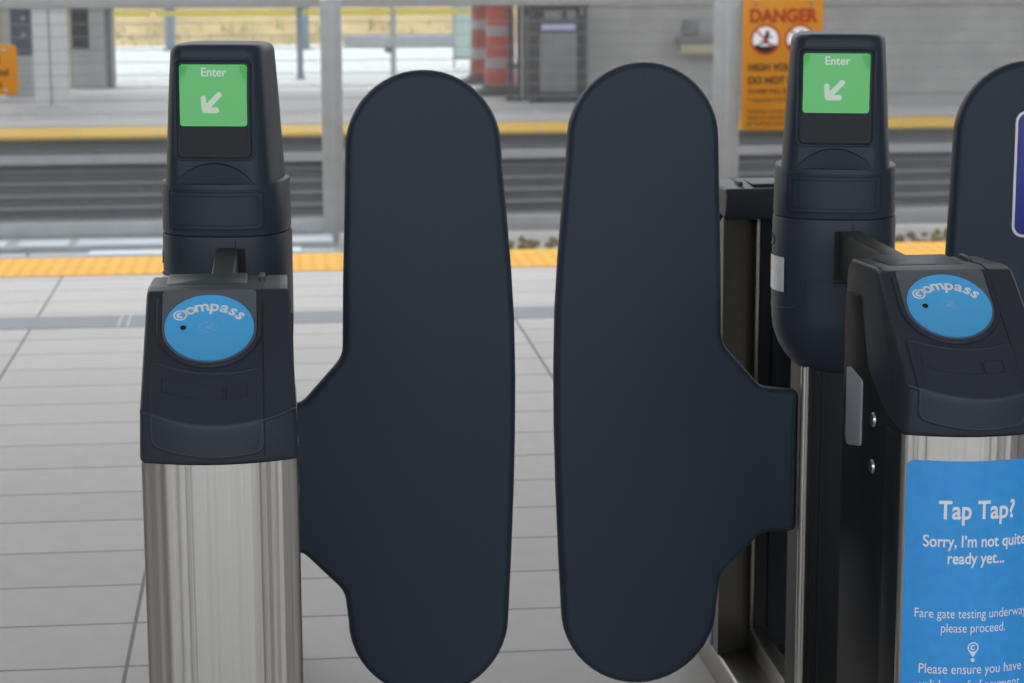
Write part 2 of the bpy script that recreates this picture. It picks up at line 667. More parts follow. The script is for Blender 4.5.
# hill of dry grass
bm = bmesh.new()
nx, ny = 60, 20
vg = []
for j in range(ny + 1):
    row = []
    for i in range(nx + 1):
        x = -40 + 80 * i / nx
        y = 31.0 + 30 * j / ny
        z = -0.05 + 0.30 * (y - 31.0) + 0.25 * mnoise.noise(Vector((x * 0.3, y * 0.3, 1.7))) * min(1, (y - 31) / 3)
        row.append(bm.verts.new((x, y, z)))
    vg.append(row)
for j in range(ny):
    for i in range(nx):
        bm.faces.new((vg[j][i], vg[j][i + 1], vg[j + 1][i + 1], vg[j + 1][i]))
struct(link_mesh('hill', bm, M['grass']), 'hillside of dry tan grass')
bm = bmesh.new()
for i in range(900):
    x, y = random.uniform(-14, 14), random.uniform(30.8, 31.9)
    z = max(-0.01, -0.05 + 0.30 * (y - 31.0))
    a = random.uniform(0, pi)
    h = random.uniform(0.06, 0.2)
    dx, dy = 0.02 * cos(a), 0.02 * sin(a)
    v = [bm.verts.new((x - dx, y - dy, z)), bm.verts.new((x + dx, y + dy, z)), bm.verts.new((x + random.uniform(-.05, .05), y + random.uniform(-.05, .05), z + h))]
    bm.faces.new(v)
tag(link_mesh('grass', bm, M['green_grass'], smooth=False), 'green grass fringe along the foot of the dry hillside', 'grass', kind='stuff')

# unseen canopies, and walls added out of view for reflections and shade
bm = bmesh.new()
box(bm, XA, XB, -2.0, 8.9, 4.3, 4.5)  # near canopy out of view, its extent shaped to shade gates and floor
struct(link_mesh('ceiling', bm, M['canopy'], smooth=False))
bm = bmesh.new()
box(bm, XA, XB, 17.6, 22.4, 3.8, 4.0)
struct(link_mesh('canopy_opposite', bm, M['canopy'], smooth=False))
bm = bmesh.new()
for (x0, x1) in ((-16, -6.5), (-4.6, -3.7), (-1.9, -0.9), (0.6, 1.5), (3.4, 4.4), (6.2, 18)):  # unseen wall with gaps, added for the steel fronts to reflect
    box(bm, x0, x1, -9, -8.6, 0, 3.0)
struct(link_mesh('reflection_wall', bm, M['dark_wall'], smooth=False))


bm = bmesh.new()
box(bm, -8.3, -8.0, -9, 8.0, 0, 4.3)  # unseen wall added to cut light from the left
struct(link_mesh('shade_wall_left', bm, M['dark_wall'], smooth=False))
bm = bmesh.new()
box(bm, 9.0, 9.3, -9, 8.0, 0, 4.3)  # added out of view to block light from the right
struct(link_mesh('shade_wall_right', bm, M['dark_wall'], smooth=False))


# ------------------------------------------------------------------ FARE GATES
def b_of(u, hw=0.107, b=0.028):
    return b * max(0.0, 1 - (u / hw) ** 2)


SL = 0.756            # rise of the sloped reader face per metre of depth
SLN = Vector((0, -SL, 1)).normalized()


def console_surf(u, t):
    """t > 0 runs up the sloped face from the crease, t < 0 down the bowed front."""
    b = b_of(u)
    yb, zb = -b, 0.877 - SL * b
    if t >= 0:
        k = t / sqrt(1 + SL * SL)
        return Vector((u, yb + k, zb + SL * k)), SLN.copy()
    nrm = Vector((0.028 * 2 * u / 0.107 ** 2, -1, 0)).normalized()
    f = min(1.0, -t / 0.012)
    n2 = (SLN * (1 - f) + nrm * f).normalized()
    return Vector((u, yb, zb + t)), n2


def slope_surf(u, v):
    """plane of the sloped face; v measured up the slope from its lower edge at y = 0."""
    k = v / sqrt(1 + SL * SL)
    return Vector((u, k, 0.877 + SL * k)), SLN.copy()


def steel_surf(u, z):
    b = b_of(u, 0.104, 0.026)
    return Vector((u, 0.006 - b, z)), Vector((0.026 * 2 * u / 0.104 ** 2, -1, 0)).normalized()


def superell(a, b, n, k, N):
    t = 2 * pi * k / N
    c, s = cos(t), sin(t)
    e = 2 / n
    return (a * math.copysign(abs(c) ** e, c), b * math.copysign(abs(s) ** e, s))


def loft(bm, secs, N=96, cap=(True, True), flat=False):
    prev, first = None, None
    for (z, a, b, n) in secs:
        vs = []
        for k in range(N):
            x, y = superell(a, b, n, k, N)
            if flat:
                y = max(y, -FLAT * b)
            vs.append(bm.verts.new((x, y, z)))
        if prev:
            for i in range(N):
                bm.faces.new((prev[i], prev[(i + 1) % N], vs[(i + 1) % N], vs[i]))
        else:
            first = vs
        prev = vs
    if cap[0]:
        bm.faces.new(first)
    if cap[1]:
        bm.faces.new(prev)


HEAD = [(1.095, 0.0935, 0.0940, 4.0), (1.16, 0.0892, 0.0910, 4.0), (1.24, 0.0850, 0.0870, 4.0), (1.296, 0.0815, 0.0830, 3.9),
        (1.315, 0.0802, 0.0817, 3.9), (1.322, 0.0785, 0.080, 3.8), (1.3265, 0.0745, 0.076, 3.7), (1.329, 0.067, 0.068, 3.6), (1.3302, 0.045, 0.045, 3.5)]
COLLAR = [(1.1040, 0.0863, 0.0854, 3.00), (1.1040, 0.1007, 0.0992, 2.70), (1.1030, 0.1027, 0.1010, 2.60), (1.0990, 0.1039, 0.1020, 2.60),
          (1.0600, 0.1045, 0.1025, 2.60), (1.0240, 0.1052, 0.1030, 2.55), (1.0185, 0.1041, 0.1020, 2.55), (1.0175, 0.1000, 0.0985, 2.55)]
LOWER = [(1.0175, 0.1000, 0.0985, 2.55), (1.0165, 0.1047, 0.1025, 2.55), (1.0120, 0.1061, 0.1040, 2.50), (0.9600, 0.1063, 0.1040, 2.50), (0.8680, 0.1059, 0.1035, 2.50),
         (0.8380, 0.1051, 0.1030, 2.50), (0.8180, 0.1025, 0.1005, 2.45), (0.7930, 0.0939, 0.0925, 2.40), (0.7710, 0.0812, 0.0804, 2.35), (0.7540, 0.0670, 0.0663, 2.30), (0.7450, 0.0548, 0.0543, 2.30), (0.7405, 0.0457, 0.0452, 2.30)]
FLAT = 0.945         # the head's front is cut flat at this share of its depth


def sec_at(secs, z):
    s = sorted(secs, key=lambda q: q[0])
    for p, q in zip(s, s[1:]):
        if p[0] <= z <= q[0] and q[0] > p[0]:
            f = (z - p[0]) / (q[0] - p[0])
            return [p[i] + (q[i] - p[i]) * f for i in (1, 2, 3)]
    return list((s[0] if z < s[0][0] else s[-1])[1:])


def pod_surf(secs, flat=False):
    def y_of(u, z):
        a, b, n = sec_at(secs, z)
        y = -b * max(1e-4, 1 - min(0.999, abs(u / a)) ** n) ** (1 / n)
        return max(y, -FLAT * b) if flat else y

    def f(u, z):
        y = y_of(u, z)
        e = 0.001
        dux = Vector((2 * e, y_of(u + e, z) - y_of(u - e, z), 0))
        duz = Vector((0, y_of(u, z + e) - y_of(u, z - e), 2 * e))
        return Vector((u, y, z)), dux.cross(duz).normalized()
    return f


head_surf, collar_surf = pod_surf(HEAD, True), pod_surf([(1.02, .1052, .1030, 2.55), (1.10, .1039, .1020, 2.6)])
lower_surf = pod_surf(LOWER)


def on_pod(ang, z, secs=LOWER, out=0.0):
    a, b, n = sec_at(secs, z)
    e = 2 / n
    c, s = cos(ang), sin(ang)
    p = Vector((a * math.copysign(abs(c) ** e, c), b * math.copysign(abs(s) ** e, s), z))
    return p + Vector((p.x, p.y, 0)).normalized() * out


def ring_path(surf, w, h, r, cx, cy, off):
    out = []
    pts = rrect(w, h, r, 5)
    n = len(pts)
    for i in range(n):
        a, b = pts[i], pts[(i + 1) % n]
        m = max(1, int((b - a).length / 0.012))
        for k in range(m):
            q = a + (b - a) * k / m
            p, nr = surf(cx + q.x, cy + q.y)
            out.append(p + nr * off)
    return out


def paddle_outline(ext=0.0):
    P = []
    for k in range(25):
        a = radians(180 + 180 * k / 24)
        P.append((0.2805 + 0.1395 * cos(a), 0.331 + 0.1395 * sin(a)))
    P += [(0.4255, 0.44), (0.4300, 0.55), (0.4330, 0.66), (0.4338, 0.76), (0.4320, 0.86), (0.4270, 0.95), (0.4190, 1.05), (0.4130, 1.115)]
    for k in range(25):
        a = radians(180 * k / 24)
        P.append((0.280 + 0.131 * cos(a), 1.152 + 0.131 * sin(a)))
    P += [(0.1460, 1.05), (0.1415, 0.93)]
    h = fillet([(0.1415, 0.93, 0), (0.1385, 0.800, 0.05), (0.068, 0.7215, 0.03), (-ext, 0.7135, 0.016), (-ext, 0.4605, 0.016),
                (0.064, 0.459, 0.03), (0.1350, 0.386, 0.05), (0.1410, 0.3320, 0)], 6)
    out = [Vector(p) for p in P] + h[1:-1]
    # drop doubled points
    res = []
    for p in out:
        if not res or (p - res[-1]).length > 1e-4:
            res.append(p)
    return res


def make_paddle(parent, hx, y, sgn, ext=0.0, zs=1.0, zo=0.0):
    """sgn +1: reaches to +x from its hinge."""
    bm = bmesh.new()
    pts = paddle_outline(ext)
    rprism(bm, pts, -0.020, 0.020, 0.0140, lambda x, z, d: Vector((hx + sgn * x, y + d, 0.742 + zo + (z - 0.742) * zs)), seg=8, rd=0.0185)
    o = link_mesh('barrier_paddle', bm, M['navy_paddle'], parent, angle=50)
    bm = bmesh.new()
    cyl(bm, (hx + sgn * 0.281, 1.268 + zo), 0.0013, 0.0013, y - 0.0206, y - 0.017, 10, 'y')
    link_mesh('screw_hole', bm, M['line'], o)
    return o


def map_gate(flip, podx, mid):
    if flip:
        return lambda v: Vector((2 * podx * 0 - v.x, 2 * mid - v.y, v.z))
    return lambda v: v


def console_profile():
    # (y, z) seen from the side; CCW when looking along -x ... orientation fixed by recalc
    return fillet([(0.0, 0.803, 0.008), (0.0, 0.877, 0.010), (0.174, 1.0085, 0.014), (0.200, 1.0115, 0.01), (0.330, 1.005, 0.012), (0.351, 0.990, 0.014),
                   (0.351, 0.945, 0.009), (0.272, 0.953, 0.008), (0.204, 0.855, 0.03), (0.106, 0.812, 0.02), (0.035, 0.803, 0.006)], 4)


def make_console(gate, T, detailed, lettered):
    bm = bmesh.new()
    prof = console_profile()
    xs = []

    def place(y, z, d):
        tap = 1.012 + 0.060 * max(0.0, min(1.0, (1.0 - z) / 0.2)) - 0.04
        x = d * tap
        b = b_of(x)
        k = 0.0
        if z < 0.882:
            k = max(0.0, 1 - y / 0.035)
        yy = y - b * k
        zz = z - SL * b * k * max(0.0, min(1.0, (z - 0.845) / 0.02))
        return T(Vector((x, yy, zz)))
    rprism(bm, prof, -0.1035, 0.1035, 0.0065, place, seg=4, mid=22)
    co = link_mesh('reader_console', bm, M['navy_console'], gate, angle=28)
    sl = lambda u, t: (lambda r: (T(r[0]), T(r[0] + r[1]) - T(r[0])))(slope_surf(u, t))
    cs = lambda u, t: (lambda r: (T(r[0]), T(r[0] + r[1]) - T(r[0])))(console_surf(u, t))
    dx, dv, dr = -0.0125, 0.1440, 0.0618        # disc centre on the slope
    # pad around the disc
    bm = bmesh.new()
    out = []
    w = 0.0655
    top = 0.2165
    for k in range(25):
        a = radians(180 + 180 * k / 24)
        out.append(Vector((dx + w * cos(a), dv + w * sin(a))))
    out += [Vector(p) for p in fillet([(dx + w, dv, 0), (dx + w, top, 0.008), (dx - w, top, 0.008), (dx - w, dv, 0)], 5)][1:-1]

    def pl(x, y, d, sfn=sl):
        p, n = sfn(x, y)
        return p + n * d
    rprism(bm, out, 0.0016, -0.002, 0.0006, pl, seg=2)
    link_mesh('reader_pad', bm, M['pad'], co)
    # rim round the pad
    bm = bmesh.new()
    rim = []
    for k in range(31):
        a = radians(180 + 180 * k / 30)
        rim.append(pl(dx + (w + 0.004) * cos(a), dv + (w + 0.004) * sin(a), 0.0005))
    rim += [pl(dx + w + 0.004, dv + 0.02 * q, 0.0005) for q in (1, 2, 2.9)]
    rim = [pl(dx - w - 0.004, dv + 0.02 * q, 0.0005) for q in (2.9, 2, 1)] + rim
    tube(bm, rim, 0.0042, n=10)
    link_mesh('pad_rim', bm, M['navy_console'], co)
    # disc
    bm = bmesh.new()
    circ = [Vector((dx + dr * cos(2 * pi * k / 64), dv + dr * sin(2 * pi * k / 64))) for k in range(64)]
    rprism(bm, circ, 0.0032, 0.001, 0.0005, pl, seg=2)
    link_mesh('reader_disc', bm, M['blue'], co)
    # lower raised panel, bent over the crease
    bm = bmesh.new()
    draped(bm, cs, -0.0150, 0.0264, 0.147, 0.134, 0.010, 0.0030, rows=40, cols=24)
    link_mesh('lower_panel', bm, M['navy_console'], co, angle=40)
    bm = bmesh.new()
    tube(bm, ring_path(cs, 0.1475, 0.1345, 0.010, -0.0150, 0.0264, 0.0012), 0.0026, True, 10)
    link_mesh('panel_border', bm, M['navy_console'], co, angle=60)
    bm = bmesh.new()
    tube(bm, [(lambda r: r[0] - r[1] * 0.0012)(cs(-0.103 + 0.206 * k / 40, 0.0)) for k in range(41)], 0.0030, n=12)
    link_mesh('crease_edge', bm, M['navy_console'], co, angle=60)
    cs2 = lambda u, t: (lambda r: (r[0] + r[1] * 0.0030, r[1]))(cs(u, t))
    bm = bmesh.new()
    tube(bm, ring_path(cs2, 0.083, 0.0225, 0.0015, -0.0345, 0.0575, 0.0), 0.0009, True, 6)
    tube(bm, ring_path(cs2, 0.028, 0.0225, 0.0015, 0.0245, 0.0575, 0.0), 0.0009, True, 6)
    tube(bm, ring_path(cs2, 0.1330, 0.116, 0.006, -0.0150, 0.0240, -0.0006), 0.0008, True, 6)
    link_mesh('slot_outline', bm, M['navy_dark'], co)
    # seam down the right of the face
    bm = bmesh.new()
    path = []
    for k in range(40):
        t = 0.215 - (0.215 + 0.05) * k / 39
        p, n = cs(0.0610, t)
        path.append(p + n * 0.0003)
    tube(bm, path, 0.0011, n=6)
    path = [T(Vector((0.0610, y, z))) for (y, z) in ((0.172, 1.009), (0.20, 1.0120), (0.26, 1.0092), (0.325, 1.0058))]
    tube(bm, path, 0.0011, n=6)
    link_mesh('seam', bm, M['navy_dark'], co)
    bm = bmesh.new()
    rprism(bm, rrect(0.115, 0.10, 0.006, 4, -0.018, 0.262), 1.0045, 1.0118, 0.0015, lambda x, y, d: T(Vector((x, y, d))), seg=2)
    link_mesh('top_plate', bm, M['navy_console'], co)
    bm = bmesh.new()
    rprism(bm, rrect(0.008, 0.045, 0.002, 3, 0.0610, 0.275), 1.004, 1.0145, 0.0012, lambda x, y, d: T(Vector((x, y, d))), seg=2)
    link_mesh('latch', bm, M['bar_grey'], co)
    if not lettered:
        return co
    P3 = lambda v, h=0.0037: pl(v.x, v.y, h)
    # word on an arc
    bm = bmesh.new()
    rad = 0.0607
    cyy = dv - 0.0222
    step = [(-25.4, 'o'), (-9.6, 'm'), (7.0, 'p'), (20.5, 'a'), (33.2, 's'), (45.0, 's')]
    for ang, ch in step:
        a = radians(ang)
        geo = text_geo(ch, 0.0275, 0.024, 1.0)
        rot = Matrix.Rotation(-a, 2)
        fn = lambda v, a=a, rot=rot: P3(Vector((dx, cyy)) + Vector((sin(a), cos(a))) * (rad - 0.0070) + rot @ v)
        put_flat(bm, geo, fn)
    ca = radians(-41.5)
    ccx, ccy = dx + sin(ca) * rad, cyy + cos(ca) * rad
    put_flat(bm, ring_geo(0.0072, 0.0096, cx=ccx, cy=ccy), lambda v: P3(v))
    put_flat(bm, ring_geo(0.0018, 0.0052, 60, 330, cx=ccx, cy=ccy), lambda v: P3(v))
    put_flat(bm, poly_geo([(ccx + 0.0012, ccy + 0.0092), (ccx + 0.0100, ccy - 0.0006), (ccx + 0.0112, ccy + 0.0112)]), lambda v: P3(v))
    link_mesh('lettering', bm, M['white_print'], co, smooth=False)
    bm = bmesh.new()
    put_flat(bm, disc_geo(0.0044, 24, dx - 0.0358, dv), lambda v: P3(v))
    link_mesh('indicator_lamp', bm, M['line'], co, smooth=False)
    bm = bmesh.new()
    nx_, ny_ = dx - 0.0018, dv
    put_flat(bm, ring_geo(0.0117, 0.0124, 40, 325, cx=nx_, cy=ny_, sx_=1.0, sy_=0.78), lambda v: P3(v))
    for q in range(4):
        put_flat(bm, ring_geo(0.0014 + 0.0017 * q, 0.0024 + 0.0017 * q, -38, 38, 12, nx_ - 0.004, ny_), lambda v: P3(v))
    for (a, b) in (((0.004, 0.005), (0.011, 0.001)), ((0.011, 0.001), (0.0135, -0.004)), ((0.004, 0.001), (0.009, -0.003)), ((0.004, -0.003), (0.010, -0.006)), ((0.003, 0.0065), (0.008, 0.004))):
        put_flat(bm, seg_geo((nx_ + a[0], ny_ + a[1]), (nx_ + b[0], ny_ + b[1]), 0.0008), lambda v: P3(v))
    link_mesh('contactless_symbol', bm, M['pale_blue_print'], co, smooth=False)
    return co


def make_end(gate, T, far, lettered):
    """one end of the cabinet: console, black core, bowed steel front."""
    make_console(gate, T, True, lettered)
    bm = bmesh.new()
    prof = [Vector(p) for p in ((0.018, 0.06), (0.018, 0.81), (0.105, 0.816), (0.200, 0.866), (0.270, 0.958), (0.345, 0.950), (0.345, 0.06))]
    if far:
        plan = [Vector(p) for p in ((-0.104, 0.018), (-0.104, 0.30), (0.03, 0.30), (0.104, 0.345), (0.104, 0.018))]
        z0, z1 = 0.06, 0.95
        lo, hi = [], []
        for p in plan:
            zt = 0.81 if p.y < 0.1 else 0.955
            lo.append(bm.verts.new(T(Vector((p.x, p.y, z0)))))
            hi.append(bm.verts.new(T(Vector((p.x, p.y, zt)))))
        n = len(plan)
        for i in range(n):
            bm.faces.new((lo[i], lo[(i + 1) % n], hi[(i + 1) % n], hi[i]))
        bm.faces.new(lo)
        bm.faces.new(hi)
        body = link_mesh('cabinet_body', bm, M['far_panel'], gate, smooth=False)
    else:
        rprism(bm, prof, -0.104, 0.104, 0.002, lambda y, z, d: T(Vector((d, y, z))), seg=2)
        body = link_mesh('cabinet_body', bm, M['black'], gate)
    # bowed steel front
    bm = bmesh.new()
    vs = []
    cols = 40
    hw = 0.1035
    for z in (0.06, 0.30, 0.55, 0.802):
        row = []
        for c in range(-3, cols + 4):
            if c < 0:
                a = (-c) / 3 * pi / 2
                u, y = -hw + 0.004 * (1 - 1) - 0.0025 * sin(a), 0.006 + 0.02 * (1 - cos(a)) * 0.6
            elif c > cols:
                a = (c - cols) / 3 * pi / 2
                u, y = hw + 0.0025 * sin(a), 0.006 + 0.02 * (1 - cos(a)) * 0.6
            else:
                u = (2 * c / cols - 1) * hw
                y = 0.006 - b_of(u, hw, 0.026)
            row.append(bm.verts.new(T(Vector((u, y, z)))))
        vs.append(row)
    for j in range(len(vs) - 1):
        for c in range(len(vs[0]) - 1):
            bm.faces.new((vs[j][c], vs[j][c + 1], vs[j + 1][c + 1], vs[j + 1][c]))
    link_mesh('steel_front', bm, M['steel'], gate)
    # side strips, bolts, side window
    for s in (-1, 1):
        bm = bmesh.new()
        box(bm, min(s * 0.104, s * 0.1062), max(s * 0.104, s * 0.1062), 0.022, 0.098, 0.07, 0.795, bev=0.001)
        for v in bm.verts:
            v.co = T(v.co)
        link_mesh('side_strip', bm, M['black'], gate)
        bm = bmesh.new()
        box(bm, min(s * 0.1035, s * 0.1058), max(s * 0.1035, s * 0.1058), 0.1005, 0.1030, 0.07, 0.785)
        for v in bm.verts:
            v.co = T(v.co)
        link_mesh('strip_edge', bm, M['dark_steel'], gate)
        if not far:
            for z in (0.788, 0.717):
                bm = bmesh.new()
                cyl(bm, (0.168, z), 0.0115, 0.010, s * 0.1035, s * 0.1075, 20, 'x')
                for v in bm.verts:
                    v.co = T(v.co)
                b_ = link_mesh('bolt', bm, M['chrome'], gate)
            bm = bmesh.new()
            rprism(bm, fillet([(0.232, 0.733, 0.010), (0.305, 0.719, 0.006), (0.318, 0.726, 0.006), (0.318, 0.838, 0.004), (0.304, 0.842, 0.004), (0.232, 0.834, 0.008)], 4),
                   0.103, 0.1068, 0.001, lambda y, z, d, s=s: T(Vector((s * d, y, z))), seg=2)
            link_mesh('sensor_window', bm, M['grey_plastic'], gate)
    return body


def make_pod(gate, px, py, rz, dz):
    R = Matrix.Translation((px, py, dz)) @ Matrix.Rotation(rz, 4, 'Z')
    X = lambda v: R @ v

    def done(name, bm, m, parent, **k):
        for v in bm.verts:
            v.co = X(v.co)
        return link_mesh(name, bm, m, parent, **k)
    bm = bmesh.new()
    loft(bm, LOWER)
    loft(bm, COLLAR)
    loft(bm, HEAD, flat=True)
    pod = done('display_pod', bm, M['navy'], gate, angle=32)
    # shallow arch below the display: a hood leaning out, shaped so its face shades darker
    bm = bmesh.new()
    nu, nv = 28, 10
    grid = []
    for j in range(nv + 1):
        row = []
        for i in range(nu + 1):
            u = -0.0640 + 0.128 * i / nu
            zt = 1.1025 + 0.034 * max(0.0, 1 - (u / 0.0645) ** 2) ** 0.8
            z = 1.1015 + (zt - 1.1015) * j / nv
            p, n = head_surf(u, z)
            out = (0.0025 + 0.0055 * (z - 1.1015) / 0.034) * max(0.0, 1 - (u / 0.0645) ** 2) ** 0.3 + 0.0012
            row.append(bm.verts.new(p + Vector((0, -out, 0))))
        grid.append(row)
    for j in range(nv):
        for i in range(nu):
            bm.faces.new((grid[j][i], grid[j][i + 1], grid[j + 1][i + 1], grid[j + 1][i]))
    top = []
    for i in range(nu + 1):
        u = -0.0640 + 0.128 * i / nu
        p, n = head_surf(u, 1.1030 + 0.0345 * max(0.0, 1 - (u / 0.0645) ** 2) ** 0.8)
        top.append(bm.verts.new(p + Vector((0, 0.001, 0.001))))
    for i in range(nu):
        bm.faces.new((grid[-1][i], grid[-1][i + 1], top[i + 1], top[i]))
    done('arched_hood', bm, M['navy'], pod, angle=60)
    # bezel, screen, green picture
    bm = bmesh.new()
    tube(bm, ring_path(head_surf, 0.1275, 0.1630, 0.010, 0.0, 1.2245, 0.0004), 0.0022, True, 8)
    done('screen_bezel', bm, M['navy'], pod)
    bm = bmesh.new()
    tube(bm, ring_path(head_surf, 0.1205, 0.1555, 0.008, 0.0, 1.2245, 0.0), 0.0016, True, 8)
    done('bezel_groove', bm, M['navy_dark'], pod)
    bm = bmesh.new()
    draped(bm, head_surf, 0.0, 1.2245, 0.1125, 0.1470, 0.006, 0.0008, rows=8, cols=12)
    done('display_screen', bm, M['black_gloss'], pod)
    bm = bmesh.new()
    draped(bm, head_surf, 0.0, 1.2475, 0.1110, 0.0995, 0.005, 0.0014, rows=8, cols=12)
    done('green_display', bm, M['green_screen'], pod)
    hs = lambda v: (lambda r: r[0] + r[1] * 0.0022)(head_surf(v.x, v.y))
    bm = bmesh.new()
    g = text_geo('Enter', 0.0198, 0.020, 0.98)
    put_flat(bm, g, lambda v: hs(v + Vector((0.001, 1.2785))))
    cx_, cz_ = -0.0025, 1.2355
    for a, b in (((0.0125, 0.0130), (-0.0110, -0.0105)), ((-0.0120, -0.0115), (-0.0135, 0.0070)), ((-0.0115, -0.0120), (0.0075, -0.0120))):
        put_flat(bm, seg_geo((cx_ + a[0], cz_ + a[1]), (cx_ + b[0], cz_ + b[1]), 0.0092), hs)
    done('display_lettering', bm, M['screen_text'], pod, smooth=False)
    # raised panel on the collar
    bm = bmesh.new()
    draped(bm, collar_surf, 0.0, 1.0600, 0.150, 0.0590, 0.006, 0.0026, rows=6, cols=30)
    done('collar_panel', bm, M['navy'], pod, angle=40)
    cs3 = lambda u, t: (lambda r: (r[0] + r[1] * 0.0026, r[1]))(collar_surf(u, t))
    bm = bmesh.new()
    tube(bm, ring_path(cs3, 0.138, 0.0480, 0.004, 0.0, 1.0600, 0.0), 0.0008, True, 6)
    tube(bm, ring_path(collar_surf, 0.158, 0.067, 0.008, 0.0, 1.0600, 0.0), 0.0008, True, 6)
    done('panel_edging', bm, M['navy_dark'], pod)
    # embossed lines on the lower housing
    bm = bmesh.new()
    path = [on_pod(radians(a), z, out=0.0) for (a, z) in
            [(176, 0.858), (190, 0.858), (205, 0.858), (220, 0.859), (232, 0.861), (240, 0.864), (245, 0.870), (247.5, 0.878), (248.5, 0.89), (249, 0.902), (250, 0.909), (252, 0.912), (256, 0.913), (262, 0.913), (270, 0.913), (276, 0.913), (282, 0.913)]]
    tube(bm, path, 0.0017, n=8)
    done('housing_ridge', bm, M['navy'], pod)
    bm = bmesh.new()
    tube(bm, [on_pod(radians(284), z) for z in (1.012, 1.005, 0.998)], 0.0009, n=6)
    done('housing_seam', bm, M['navy_dark'], pod)
    # status lens on the aisle side
    bm = bmesh.new()
    rows = []
    for j in range(9):
        z = 0.888 + 0.060 * j / 8
        rows.append([bm.verts.new(on_pod(radians(a), z, out=0.002)) for a in [178 + 47 * i / 12 for i in range(13)]])
    for j in range(8):
        for i in range(12):
            bm.faces.new((rows[j][i], rows[j][i + 1], rows[j + 1][i + 1], rows[j + 1][i]))
    done('status_lens', bm, M['lens'], pod)
    bm = bmesh.new()
    pr = [on_pod(radians(180 + 14 * cos(2 * pi * k / 20) + 8), 0.974 + 0.011 * sin(2 * pi * k / 20), out=0.0006) for k in range(20)]
    tube(bm, pr, 0.001, True, 6)
    done('round_mark', bm, M['line'], pod)
    # dark slot the support bar enters
    bm = bmesh.new()
    draped(bm, lower_surf, 0.0265, 0.9535, 0.046, 0.090, 0.002, 0.0006, rows=4, cols=8)
    done('bar_slot', bm, M['line'], pod)
    return pod


def make_gate(name, label, loc, pod_x, pod_y, left_paddle, right_paddle, pod_dz=0.0, strip_x=-0.0355, pod_rot=-11.0):
    g = thing(name, label, 'fare gate', loc, 0, None)
    ident = lambda v: v.copy()
    mid = 0.80
    flip = lambda v: Vector((-0.004 - v.x, 2 * mid - v.y, v.z))
    make_end(g, ident, False, True)
    make_end(g, flip, True, False)
    # plinth
    bm = bmesh.new()
    box(bm, -0.107, 0.107, 0.012, 1.588, -loc[2], 0.06, bev=0.006, seg=3)
    link_mesh('plinth', bm, M['steel_plain'], g)
    # rail on the plinth and far-bay strips
    bm = bmesh.new()
    box(bm, -0.040, -0.008, 0.345, 1.285, 0.06, 0.105, bev=0.004)
    link_mesh('plinth_rail', bm, M['steel_plain'], g)
    boxo('corner_flange', (-0.036, -0.029, 1.282, 1.300, 0.06, 0.945), M['steel_plain'], g, bev=0.001)
    boxo('bay_panel', (-0.026, 0.100, 1.290, 1.301, 0.06, 0.945), M['black'], g)
    boxo('slot_panel', (0.000, 0.018, 1.283, 1.303, 0.105, 0.945), M['line'], g)
    boxo('kick_plate', (-0.1118, -0.1075, 1.310, 1.420, 0.062, 0.170), M['sky_blue_plate'], g, bev=0.001)
    # drive column under the pod
    bm = bmesh.new()
    box(bm, pod_x + strip_x + 0.002, pod_x + 0.040, pod_y - 0.046, pod_y + 0.075, 0.06, 0.752, bev=0.003)
    col = link_mesh('drive_column', bm, M['black'], g)
    for x in (strip_x, 0.0365):
        bm = bmesh.new()
        cyl(bm, (pod_x + x, pod_y - 0.044), 0.0075, 0.0075, 0.06, 0.752, 20)
        link_mesh('steel_edge', bm, M['strip_steel'], col)
    for x in (strip_x + 0.014, strip_x + 0.030):
        boxo('column_seam', (pod_x + x, pod_x + x + 0.003, pod_y - 0.0485, pod_y - 0.044, 0.06, 0.752), M['dark_steel'], col)
    pod = make_pod(g, pod_x, pod_y, radians(pod_rot), pod_dz)
    # bar from console to pod, and the slot it enters
    bm = bmesh.new()
    rprism(bm, rrect(0.036, 0.080, 0.004, 3, pod_x * 0.5, 0.953), 0.30, pod_y - 0.06, 0.001, lambda x, z, d: Vector((x + (pod_x * 0.5 if d > 0.5 else -pod_x * 0.5), d, z + (0.004 if d > 0.5 else 0.0))), seg=2)
    link_mesh('support_bar', bm, M['bar_grey'], g)
    if left_paddle is not None:
        make_paddle(g, left_paddle[0], left_paddle[1], -1, left_paddle[2], 1.0095, -0.0069)
    pr = None
    if right_paddle is not None:
        pr = make_paddle(g, right_paddle[0], right_paddle[1], 1, right_paddle[2], 1.0, -loc[2] - 0.003 * (loc[2] == 0))
    return g, pr


LX, LY = -0.086, 2.90
RX, RY = 0.972, 2.91
gateL, padL = make_gate('fare_gate', 'navy fare gate with plain steel front and one paddle, at left', (LX, LY, 0), 0.0010, 0.79,
                        None, (-0.035 - LX, 3.66 - LY, 0.01), pod_dz=-0.003)
gateR, padR = make_gate('fare_gate', 'navy fare gate with blue notice on its front and two paddles, at right', (RX, RY, 0.0065), -0.007, 0.800,
                        (0.9022 - RX, 3.69 - RY, 0.0), (1.026 - RX, 3.71 - RY, 0.05), pod_dz=-0.002, strip_x=-0.056, pod_rot=-15.5)
gateL['group'] = gateR['group'] = 'row of fare gates'

# blue accessible sign on the far-right paddle
bm = bmesh.new()
rprism(bm, rrect(0.112, 0.222, 0.020, 6, 0.3635, 1.080), -0.0215, -0.019, 0.0006, lambda x, z, d: Vector((1.026 - RX + x - 0.055, 3.71 - RY + d, z)), seg=2)
sg = link_mesh('paddle_sign', bm, M['white_print'], padR)
sg['label'] = 'white bordered blue sign'
bm = bmesh.new()
rprism(bm, rrect(0.103, 0.213, 0.0165, 6, 0.3635, 1.080), -0.0225, -0.021, 0.0004, lambda x, z, d: Vector((1.026 - RX + x - 0.055, 3.71 - RY + d, z)), seg=2)
link_mesh('paddle_sign_face', bm, M['deep_blue'], padR)

